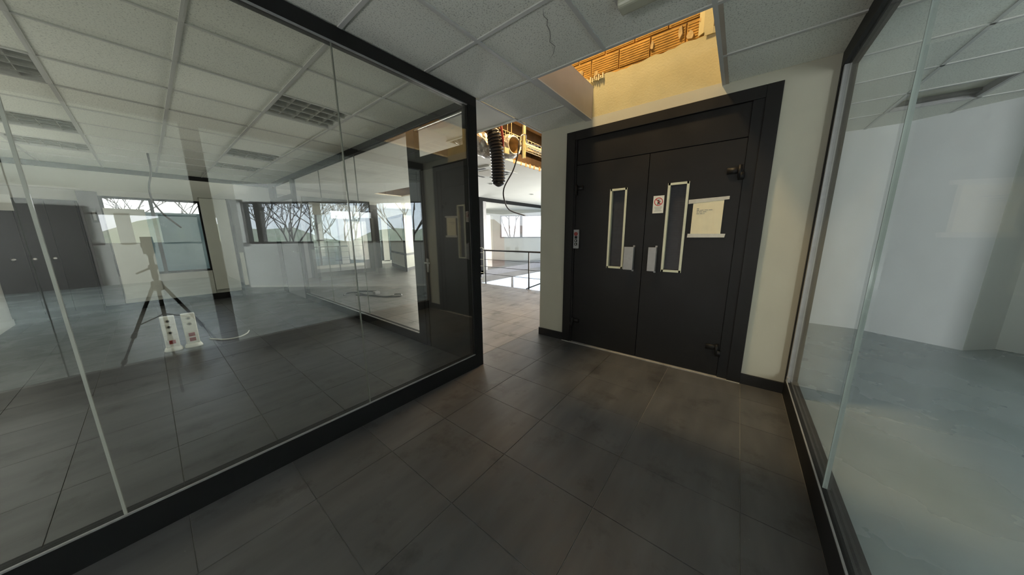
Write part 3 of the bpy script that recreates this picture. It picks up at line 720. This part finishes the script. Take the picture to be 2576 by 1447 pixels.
# ---------------------------------------------------------------- ceiling void
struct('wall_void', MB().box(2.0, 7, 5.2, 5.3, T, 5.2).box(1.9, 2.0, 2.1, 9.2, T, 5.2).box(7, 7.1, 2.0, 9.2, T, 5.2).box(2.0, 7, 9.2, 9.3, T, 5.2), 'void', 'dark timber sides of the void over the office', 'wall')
for k in range(7):
    y = 2.3 + k*.42
    tag(box(2.0, 7, y, y+.07, 3.45, 5.2).build('roof_joist', 'voidbeam'), ['nearest', 'second', 'third', 'fourth', 'fifth', 'sixth', 'farthest'][k] + ' brown roof joist above the hole in the ceiling', 'joist', 'roof joists in the ceiling void')
tag(box(2.0, 7, 3.9, 4.02, 2.80, 3.05).build('roof_beam', 'voidbeam'), 'deep brown beam crossing the ceiling void', 'beam')
du = thing('duct', 'crinkled foil covered air duct with an open round mouth in the ceiling hole', 'duct', (3.2, 2.9, 2.6))
def crinkle(mb, amp):
    mb.v = [(x+random.uniform(-amp, amp), y+random.uniform(-amp, amp), z+random.uniform(-amp, amp)) for x, y, z in mb.v]; return mb
path = [(3.37, 2.60, 2.575), (3.39, 2.71, 2.578), (3.32, 2.84, 2.58), (3.16, 2.94, 2.585), (2.95, 3.02, 2.62), (2.80, 3.08, 2.72), (2.70, 3.1, 2.85)]
pts = []
for a, b_ in zip(path, path[1:]):
    for k in range(5): pts.append(tuple(Vector(a).lerp(Vector(b_), k/5)))
m = MB().tube(pts, .15, 28, caps=False, radii=[.125 + .03*min(1, k/4) + random.uniform(-.006, .006) for k in range(len(pts))])
crinkle(m, .006); m.smooth = False; m.build('foil_wrap', 'foil', du)
m = MB().tube([(3.371, 2.605, 2.576), (3.388, 2.71, 2.578), (3.32, 2.83, 2.58)], .100, 24, caps=False); tag(m.build('duct_liner', 'mortar', du), 'orange brown inner liner')
m = MB(); m.tube([(3.370+.115*math.cos(w)*.98, 2.603-.115*math.cos(w)*.2, 2.576+.115*math.sin(w)) for w in [2*math.pi*k/24 for k in range(25)]], .012, 6)
m.build('duct_rim', 'foil', du)
hs = thing('flexible_hose', 'black corrugated flexible hose hanging out of the ceiling hole', 'hose', (3.07, 2.7, 2.6))
pp = []; rr_ = []
N = 84
for k in range(N+1):
    t = k/N
    x = 3.03 + .055*t + .02*math.sin(t*3); z = 2.80 - .80*t
    y = 2.66 + .10*math.exp(-t*5)
    base = .088 if t < .9 else .088*math.sqrt(max(.02, 1-((t-.9)/.1)**2))
    if t < .2: base = .05 + .038*(t/.2)
    pp.append((x, y, z)); rr_.append(base*(1.0 + (.09 if k % 4 < 2 else -.06)))
m = MB().tube(pp, .08, 20, radii=rr_); m.smooth = False
m.build('hose_body', 'rubber', hs)
MB().tube([(3.06, 2.60, 2.86), (3.08, 2.59, 2.72), (3.1, 2.585, 2.60), (3.12, 2.60, 2.50)], .016, 8).build('hose_strap', 'redsock', hs)
box(3.10, 3.19, 2.55, 2.575, 2.42, 2.49).build('hose_label', 'string', hs)
def smooth_path(pts, n=6):
    out = []
    P = [Vector(p) for p in pts]; P = [P[0]] + P + [P[-1]]
    for k in range(1, len(P)-2):
        for j in range(n):
            t = j/n; a, b, c, d = P[k-1], P[k], P[k+1], P[k+2]
            out.append(.5*((2*b) + (-a+c)*t + (2*a-5*b+4*c-d)*t*t + (-a+3*b-3*c+d)*t**3))
    out.append(P[-2]); return out
cb = MB().tube(smooth_path([(4.9, 2.75, 2.80), (4.24, 2.7, 2.765), (3.8, 2.68, 2.72), (3.5, 2.50, 2.72), (3.28, 2.42, 2.64), (3.20, 2.40, 2.50), (3.20, 2.42, 2.38), (3.18, 2.48, 2.20), (3.13, 2.6, 1.98), (3.2, 2.65, 1.82), (3.39, 2.7, 1.705), (3.775, 2.7, 1.647)]), .0095, 8)
tag(cb.build('hanging_cable', 'cable'), 'thin brown cable looping down from the ceiling hole', 'cable')
st = thing('support_strut', 'perforated galvanised strut standing in the ceiling void', 'strut', (3.74, 2.7, 2.5))
m = MB().box(3.715, 3.725, 2.69, 2.73, 2.50, 3.4).box(3.755, 3.765, 2.69, 2.73, 2.50, 3.4).box(3.715, 3.765, 2.722, 2.73, 2.50, 3.4)
m.build('channel', 'galv', st)
MB().box(3.66, 4.6, 2.74, 2.76, 2.72, 2.74).build('cross_bar', 'galv', st)
ct = thing('cable_tray', 'wire basket cable tray in the ceiling void', 'cable tray', (4.1, 2.9, 2.8))
m = MB()
for k in range(15):
    x = 3.5 + k*.1; m.tube([(x, 2.95, 2.90), (x, 2.95, 2.80), (x, 3.13, 2.80), (x, 3.13, 2.90)], .004, 5)
for (y, z) in ((2.95, 2.90), (2.95, 2.85), (2.95, 2.80), (3.04, 2.80), (3.13, 2.80), (3.13, 2.90)): m.tube([(3.45, y, z), (5.0, y, z)], .004, 5)
tag(m.build('wire_basket', 'galv', ct), kind='stuff')
for k, (y, z) in enumerate(((3.0, 2.815), (3.04, 2.82), (3.08, 2.815))):
    MB().tube([(3.5+.3*j, y+.02*math.sin(j*2+k), z+.01*math.cos(j*3+k)) for j in range(6)], .011, 6).build('cable', 'mortar' if k else 'cable', ct)
m = MB(); m.v = [(2.72, 2.80, 2.80), (3.0, 2.84, 2.80), (3.2, 2.86, 3.2), (2.74, 2.80, 3.2)]; m.v += [(x, y+.02, z) for x, y, z in m.v]
m.f = [(0, 1, 2, 3), (7, 6, 5, 4), (0, 4, 5, 1), (1, 5, 6, 2), (2, 6, 7, 3), (3, 7, 4, 0)]
tag(m.build('insulation_sheet', 'olive'), 'dark olive insulation sheet hanging behind the hose in the ceiling hole', 'insulation')
for k, pts in enumerate(([(3.32, 2.66, 3.4), (3.30, 2.66, 3.0), (3.29, 2.66, 2.73)], [(3.38, 2.66, 3.4), (3.38, 2.66, 2.73)],
                         [(3.10, 2.66, 2.86), (3.2, 2.66, 2.83), (3.28, 2.66, 2.90), (3.36, 2.66, 2.93), (3.47, 2.66, 2.95), (3.5, 2.66, 2.99)],
                         [(3.02, 2.62, 2.73), (3.08, 2.62, 2.80), (3.1, 2.62, 2.90), (3.1, 2.64, 3.05)])):
    tag(MB().tube(smooth_path(pts), .005, 6).build('hanging_string', 'string'), ['left string holding up the foil duct', 'right string holding up the foil duct', 'frayed pale string draped over the foil duct', 'knotted pale string beside the black hose'][k], 'string', 'strings in the ceiling void')

# ---------------------------------------------------------------- gap: railing, far partition
rl = thing('railing', 'dark metal railing at the edge of the stair void', 'railing', (5.77, 4.2, 0))
MB().tube([(5.77, 5.55, .93), (5.77, 2.06, .93)], .022, 10).build('handrail', 'rail', rl)
for y in (5.5, 4.02, 2.5): box(5.755, 5.785, y-.015, y+.015, -.02, .92).build('post', 'rail', rl)
for z in (.68, .48, .28): MB().tube([(5.77, 5.55, z), (5.77, 2.06, z)], .007, 6).build('wire', 'rail', rl)
MB().tube([(5.77, 4.1, .0), (5.9, 3.6, .22), (6.1, 2.6, .7)], .015, 8).build('stair_rail', 'rail', rl)
ld = thing('ladder', 'small white ladder rail with rungs behind the partition corner post', 'ladder', (5.8, 5.62, 0))
for dy in (.06, .21): MB().tube([(5.8, 5.54+dy, 0), (5.8, 5.54+dy, .95)], .010, 6).build('stile', 'whiterail', ld)
for k in range(5): MB().tube([(5.8, 5.60, .1+k*.19), (5.8, 5.75, .1+k*.19)], .008, 6).build('rung', 'whiterail', ld)
MB().tube(smooth_path([(5.8, 5.60, .95), (5.8, 5.63, .99), (5.8, 5.72, .99), (5.8, 5.75, .95)]), .010, 6).build('top_loop', 'whiterail', ld)
P2 = thing('glass_partition', 'dark framed glass partition across the stair void', 'partition', (9, 6.9, 0))
box(7.0, 13.2, 6.88, 6.95, 2.46, CH).build('top_rail', 'dark_frame', P2)
box(7.0, 7.17, 6.88, 6.95, 0, 2.46).build('post', 'dark_frame', P2)
tag(box(7.17, 7.32, 6.885, 6.94, 0, 2.46).build('post_lining', 'dull_steel', P2), 'grey lining of the post')
box(7.0, 13.2, 6.88, 6.95, -.08, .13).build('bottom_rail', 'grey_door', P2)
for a, b_ in ((7.32, 9.2), (9.21, 11.1), (11.11, 13.2)): box(a, b_, 6.91, 6.918, .13, 2.46).build('glass_pane', 'winglass', P2)
P3 = thing('glass_partition', 'dark framed glass partition at the far end of the open office', 'partition', (4.2, 10.9, 0))
box(3.2, 5.3, 10.88, 10.95, 2.42, CH).build('top_rail', 'dark_frame', P3)
box(3.2, 3.36, 10.88, 10.95, 0, 2.42).build('post', 'dark_frame', P3)
box(5.15, 5.3, 10.88, 10.95, 0, 2.42).build('post', 'dark_frame', P3)
box(3.2, 5.3, 10.88, 10.95, 0, .14).build('bottom_rail', 'dark_frame', P3)
box(3.36, 5.15, 10.91, 10.918, .14, 2.42).build('glass_pane', 'winglass', P3)
struct('wall_far_mid', MB().box(5.45, 6.1, 11.9, 12.0, 0, CH).box(2.05, 3.2, 10.9, 11.0, 0, CH), 'grey_door', 'grey wall stub beside the far open door', 'wall')
rl2 = thing('railing', 'dark metal railing in front of the far windows of the open office', 'railing', (4, 12.3, 0))
MB().tube([(2.2, 12.3, .95), (6.0, 12.3, .95)], .02, 8).build('handrail', 'rail', rl2)
for x in (2.6, 3.6, 4.6, 5.6): box(x-.015, x+.015, 12.285, 12.315, 0, .95).build('post', 'rail', rl2)
for z in (.25, .5, .73): MB().tube([(2.2, 12.3, z), (6.0, 12.3, z)], .007, 6).build('wire', 'rail', rl2)
od = thing('open_door', 'open dark framed door with frosted white panes in the open office', 'door', (6.2, 10.8, 0))
pA, pB = (6.62, 12.05), (5.89, 9.74)
def lerp2(a, b, t): return (a[0]+(b[0]-a[0])*t, a[1]+(b[1]-a[1])*t)
m = MB()
for (t0, t1, z0, z1) in ((0, 1, .0, .16), (0, 1, .62, .70), (0, 1, 2.02, 2.12), (0, .04, 0, 2.12), (.95, 1, 0, 2.12)): m.wallseg(lerp2(pA, pB, t0), lerp2(pA, pB, t1), z0, z1, .05)
m.build('door_frame', 'dark_frame', od)
for z0, z1 in ((.16, .62), (.70, 2.02)): MB().wallseg(lerp2(pA, pB, .04), lerp2(pA, pB, .95), z0, z1, .02).build('frosted_pane', 'frost', od)
pa_ = thing('office_screen', 'tall white screen standing behind the open door in the office', 'screen', (6.9, 10.5, 0))
MB().wallseg((6.05, 9.9), (6.95, 10.5), .12, 2.1, .04).build('board', 'frost', pa_)
MB().wallseg((6.05, 9.9), (6.95, 10.5), 0, .12, .05).build('rail', 'grey_door', pa_)
MB().wallseg((6.05, 9.9), (6.95, 10.5), .60, .68, -.01).build('rail', 'grey_door', pa_)

# ---------------------------------------------------------------- things in the glazed room
for k, (x, red, lb) in enumerate(((.01, 1, 'left white floor socket tower with three dark sockets and one red socket'), (.175, 2, 'right white floor socket tower with two red sockets'))):
    t = thing('socket_tower', lb, 'socket tower', (x, 5.27, 0), 'white floor socket towers')
    tw = .115
    box(x-tw/2, x+tw/2, 5.235, 5.31, .05, .43).build('column', 'white', t, bevel=.008)
    m = MB().lathe([(.079, 0), (.078, .012), (.070, .035), (.058, .055)], (x, 5.272, 0), 20)
    m.v = [(vx, 5.272+(vy-5.272)*.72, vz) for vx, vy, vz in m.v]
    m.build('foot', 'white', t)
    ns = 3 if red == 1 else 2
    for j in range(ns):
        z = .375 - j*.072
        s = MB().lathe([(.021, 0), (.019, -.004)], (x, 5.234, z), 16, 'y').build('socket', 'tape', t)
        MB().lathe([(.013, 0), (.012, -.002)], (x, 5.229, z), 12, 'y').build('socket_hole', 'ink' if red == 1 else 'inkg', s)
    for j in range(red):
        z = (.115 if red == 1 else .165) - j*.062
        s = box(x-.026, x+.026, 5.228, 5.235, z-.022, z+.022).build('red_socket', 'redsock', t)
        for dx in (-.009, .009): MB().lathe([(.0035, 0), (.003, -.002)], (x+dx, 5.228, z), 8, 'y').build('pin_hole', 'ink', s)
    for z in (.33, .20, .145): box(x-.05, x+.05, 5.2335, 5.2352, z, z+.003).build('module_joint', 'tape', t)
# short loose cable on the floor
tag(MB().tube(smooth_path([(.33, 5.45, .012), (.45, 5.25, .012), (.58, 5.22, .012), (.68, 5.32, .014), (.72, 5.4, .03)]), .008, 6).build('loose_cable', 'white'), 'short white cable end lying on the floor of the glazed room', 'cable')
# cabinets along the back
cb_ = thing('tall_cabinet', 'dark tall cabinet with three knobs along the back wall of the glazed room', 'cabinet', (-1.0, 8.9, 0))
box(-1.50, -.64, 8.90, 9.0, .10, 1.98).build('body', 'room_door', cb_)
box(-1.48, -.66, 8.92, 9.0, 0, .10).build('plinth', 'skirt', cb_)
for k in range(3):
    x0 = -1.49 + k*.28
    d = box(x0, x0+.272, 8.875, 8.90, .12, 1.96).build('door', 'room_door', cb_)
    MB().lathe([(.02, 0), (.026, -.02), (.012, -.03)], (-1.33+k*.175, 8.875, 1.03), 10, 'y').build('knob', 'steel', d)
tag(box(-1.33, -1.20, 8.865, 8.872, 1.78, 2.02).build('paper_sheet', 'white'), 'white paper sheet hung over the top of the dark cabinet', 'paper')
tag(box(-.63, -.42, 8.93, 8.975, .13, 2.15).build('wall_panel', 'grey_door'), 'grey upright panel between the cabinet and the window', 'panel')
bk = thing('wall_box', 'small dark box mounted high beside the back window', 'box', (-.5, 8.9, 1.7))
box(-.53, -.47, 8.90, 8.93, 1.62, 1.86).build('box_body', 'skirt', bk); box(-.515, -.485, 8.892, 8.90, 1.66, 1.82).build('box_front', 'dull_steel', bk)
w = structe('window_6', 'long window in the back wall of the glazed room', 'window')
m = MB()
for a in ((-.42, .81, .64, .68), (-.42, .81, 2.05, 2.09), (-.42, -.38, .66, 2.07), (.77, .81, .66, 2.07), (.13, .18, .66, 2.07)): m.box(a[0], a[1], YB-.01, YB+.05, a[2], a[3])
m.build('window_frame', 'dark_frame', w)
for a, b_ in ((-.38, .13), (.18, .77)): box(a, b_, YB+.02, YB+.028, .68, 2.05).build('pane', 'winglass', w)
tag(box(-.40, .06, 8.945, 8.975, .21, 1.88).build('white_board', 'frost'), 'tall white board leaning under the left half of the back window', 'board')
tag(box(.80, 1.205, 8.94, 8.975, .21, 2.15).build('white_board', 'frost'), 'tall white board standing right of the back window', 'board')
dr = structe('door_2', 'grey door in the back wall of the glazed room', 'door')
box(1.205, 1.25, 8.93, 8.98, 0, 2.17).build('door_jamb', 'black', dr)
box(1.25, 2.0, 8.96, 9.0, 0, 2.16).build('door_leaf', 'grey_door', dr)
box(1.27, 1.34, 8.93, 8.955, .24, 1.0).build('white_edge_strip', 'frost', dr)
hc = MB().tube(smooth_path([(.20, 7, 2.58), (.196, 7, 2.333), (.142, 7, 2.1), (.145, 7, 1.90), (.215, 7, 1.72), (.30, 7, 1.60), (.375, 7, 1.505)]), .012, 7)
tag(hc.build('hanging_cable', 'cable'), 'black cable end hanging from the ceiling of the glazed room', 'cable')
# coil of cable on floor beyond the side glass
cc = thing('cable_coil', 'tangle of dark cable with a plug on the pale floor beyond the side glass', 'cable', (3.1, 6.5, 0))
MB().tube(smooth_path([(2.62, 7.0, .012), (2.75, 7.2, .012), (2.95, 7.15, .012), (2.95, 6.6, .012), (3.05, 6.2, .012), (3.2, 5.95, .012), (3.35, 5.85, .014), (3.45, 6.0, .02), (3.38, 6.15, .016), (3.25, 6.05, .012), (3.1, 6.15, .012), (3.0, 6.5, .012), (2.8, 6.8, .012)]), .012, 7).build('cable', 'cable', cc)
MB().tube([(3.0, 7.1, .03), (3.15, 6.9, .03), (3.25, 6.75, .03)], .02, 8).build('cable', 'cable', cc)
box(3.1, 3.22, 6.5, 6.62, 0, .07).build('plug_body', 'dull_steel', cc, bevel=.01)

# ---------------------------------------------------------------- the tripod under the viewpoint
tr = thing('camera_tripod', 'black tripod with a phone holder seen mirrored in the left glass', 'tripod', (0, 0, 0))
# set just behind the viewpoint
tx0, ty0 = 0.0, -.07
MB().lathe([(.016, .98), (.020, 1.0), (.020, 1.07), (.028, 1.075), (.028, 1.11), (.016, 1.12), (.014, 1.20)], (tx0, ty0, 0), 14).build('head', 'black', tr)
MB().tube([(tx0, ty0, .62), (tx0, ty0, 1.0)], .014, 10).build('center_column', 'black', tr)
MB().lathe([(.028, .88), (.036, .90), (.036, .955), (.026, .97)], (tx0, ty0, 0), 12).build('collar', 'black', tr)
MB().tube([(tx0, ty0, 1.10), (tx0-.03, ty0-.02, 1.08), (tx0-.10, ty0-.06, 1.04)], .008, 6).build('pan_handle', 'black', tr)
for k, (lx, ly) in enumerate(((.42, -.29), (-.38, -.28), (.0, .40))):
    f_ = Vector((tx0+lx, ty0+ly, .01)); t_ = Vector((tx0+lx*.06, ty0+ly*.06, .93))
    lg = MB().tube([t_, t_.lerp(f_, .5)], .013, 8).build('leg', 'black', tr)
    MB().tube([t_.lerp(f_, .5), f_], .009, 8).build('lower_leg', 'black', lg)
    for u in (.5, .76): MB().tube([t_.lerp(f_, u-.02), t_.lerp(f_, u+.02)], .018, 8).build('leg_lock', 'black', lg)
    MB().tube([t_.lerp(f_, .40), Vector((tx0, ty0, .66))], .005, 6).build('brace', 'black', lg)
ph = thing('phone', 'dark phone held upright on the tripod, mirrored in the left glass', 'phone', (tx0, ty0, 1.2))
box(tx0-.036, tx0+.036, ty0-.006, ty0+.003, 1.215, 1.365).build('phone_body', 'black', ph, bevel=.004)
MB().box(tx0-.042, tx0+.042, ty0-.014, ty0-.006, 1.27, 1.31).box(tx0-.02, tx0+.02, ty0-.02, ty0-.006, 1.19, 1.31).build('phone_clamp', 'black', ph)

# ---------------------------------------------------------------- outside
gr = struct('ground', box(-120, 160, -160, 120, -3.6, -3.5), 'groundm', 'pale ground far below around the building', 'ground')
pw = box(-1.5, 1.6, 10.6, 10.8, -3.5, 1.92); o = pw.build('parapet', 'teal'); tag(o, 'grey green parapet of the neighbouring roof behind the back window', 'parapet')
# hills
hm = MB(); NR = 48
for k in range(NR+1):
    a = math.radians(-130 + 190*k/NR)
    for (rad, zz) in ((60, -3.6), (95, 3.0 + 2.2*math.sin(k*.7) + 1.5*math.sin(k*1.9)), (140, -3.6)): hm.v.append((rad*math.cos(a), rad*math.sin(a), zz))
for k in range(NR):
    for j in range(2): hm.f.append((3*k+j, 3*k+3+j, 3*k+4+j, 3*k+1+j))
hm.smooth = True
tag(hm.build('hill', 'hill'), 'low scrubby hill on the horizon outside the windows', 'hill')
def tree(x, y, h_, seed, label, leaves=0):
    rnd = random.Random(seed); t = thing('bare_tree', label, 'tree', (x, y, -3.5), 'bare trees outside the windows')
    br = MB(); lf = MB(); trunk = MB()
    def grow(p, d, L_, r, lev):
        q_ = p + d*L_
        (trunk if lev == 0 else br).tube([p, p.lerp(q_, .5)+Vector((rnd.uniform(-.04, .04)*L_, rnd.uniform(-.04, .04)*L_, 0)), q_], r, 5 if lev < 2 else 4, radii=[r, r*.85, r*.68])
        if lev >= 5:
            if leaves:
                for _ in range(leaves):
                    c = q_ + Vector((rnd.uniform(-.3, .3), rnd.uniform(-.3, .3), rnd.uniform(-.3, .3))); s_ = .05
                    i = len(lf.v); lf.v += [tuple(c), tuple(c+Vector((s_, s_*.4, s_))), tuple(c+Vector((-s_*.2, s_, s_*1.6)))]; lf.f.append((i, i+1, i+2))
            return
        for _ in range(3 if lev < 4 else 2):
            nd = (d + Vector((rnd.uniform(-.75, .75), rnd.uniform(-.75, .75), rnd.uniform(-.2, .55)))).normalized()
            grow(q_ if rnd.random() < .6 else p.lerp(q_, .7), nd, L_*rnd.uniform(.6, .8), r*.62, lev+1)
    grow(Vector((x, y, -3.5)), Vector((0, 0, 1)), h_*.30, .010*h_, 0)
    trunk.build('trunk', 'trunk', t); tag(br.build('branches', 'trunk', t), kind='stuff')
    if leaves: tag(lf.build('leaves', 'leafm', t), kind='stuff')
fn = Vector((.78, -.62))
def out(s, d): p = Vector(F(s)) + fn*d; return p.x, p.y
for k, (s, d, h_, lv, lb) in enumerate(((-.75, 6.0, 9.5, 1, 'bare tree outside the window nearest the pillar'), (.75, 13, 11, 2, 'thin branched tree outside the second window from the pillar'),
        (2.1, 8.5, 10, 3, 'tree with a few dry leaves outside the third window from the pillar'), (3.3, 21, 12, 3, 'bushy far tree outside the third window from the pillar'), (-2.3, 16, 11, 2, 'bare tree outside beyond the pillar'))):
    a_ = Vector(F(s)); d_ = (a_ - Vector((0.0, 4.05))).normalized()
    p_ = a_ + d_ * d; tree(p_.x, p_.y, h_, 11+k, lb, lv)
tree(19, 15, 12, 31, 'pale bare tree outside the window across the stair void', 0)
tree(.4, 15.0, 9.5, 33, 'bare tree behind the parapet outside the back window', 0)
def house(x, y, w, d, h_, m1, label):
    t = thing('house', label, 'house', (x, y, -3.5), 'houses on the slope outside')
    box(x, x+w, y, y+d, -3.5, -3.5+h_).build('walls', m1, t)
    r = MB(); z = -3.5+h_
    r.v = [(x-.3, y-.3, z), (x+w+.3, y-.3, z), (x+w+.3, y+d+.3, z), (x-.3, y+d+.3, z), (x-.3, y+d/2, z+1.6), (x+w+.3, y+d/2, z+1.6)]
    r.f = [(0, 1, 5, 4), (2, 3, 4, 5), (0, 4, 3), (1, 2, 5), (0, 3, 2, 1)]; r.build('roof', 'roof_t', t)
    for k in range(3):
        for zz in (-2.3, .4):
            if zz+1.2 < z: box(x-.03, x, y+.6+k*d/3.2, y+1.5+k*d/3.2, zz, zz+1.2).build('window', 'darkpane', t)
hl = ['white house outside the third window from the pillar', 'red walled house outside the window row', 'white tall house on the slope outside the window row', 'small white house far outside the windows']
for k, (s, d, w_, h_, m1) in enumerate(((4, 34, 7, 6.2, 'house_w'), (-3.5, 30, 5, 5.6, 'house_r'), (9, 42, 9, 7.2, 'house_w'), (-8, 45, 8, 5, 'house_w'))):
    x, y = out(s, d); house(x, y, w_, w_*.9, h_, m1, hl[k])
# parked cars below the far windows
c0 = thing('parked_car', 'pale parked car outside the far office windows, nearest', 'car', (3, 24, -3.5), 'cars parked outside the far windows')
def carpart():
    b = MB(); prof = [(-2.1, .3), (-2.1, .8), (-1.3, .95), (-.8, 1.42), (.7, 1.42), (1.3, .95), (2.1, .82), (2.1, .3)]
    for y in (-.85, .85):
        for a, z in prof: b.v.append((a, y, z))
    n = len(prof); b.f = [tuple(range(n)), tuple(range(2*n-1, n-1, -1))] + [(k, (k+1) % n, n+(k+1) % n, n+k) for k in range(n)]
    return b
o = carpart().build('car_body', 'carw', c0); o.location = (0, 0, 0)
for dx in (-1.3, 1.3):
    for dy in (-.86, .86):
        o = MB().lathe([(.32, -.1), (.32, .1)], (dx, dy, .32), 14, 'y').build('wheel', 'rubber', c0); o.location = (0, 0, 0)
o = MB().box(-.85, .85, -.86, .86, 1.0, 1.34).build('car_glass', 'darkpane', c0); o.location = (0, 0, 0)
lbs = ['pale parked car outside the far windows, second along', 'pale parked car outside the far windows, third along', 'pale parked car outside the far windows, last along']
for k, lb in enumerate(lbs):
    c = copy_tree(c0); c['label'] = lb; c.location = (6.8+3.8*k, 22.0-k*.6, -3.5)
    c.rotation_euler.z = .9
c0.rotation_euler.z = .9
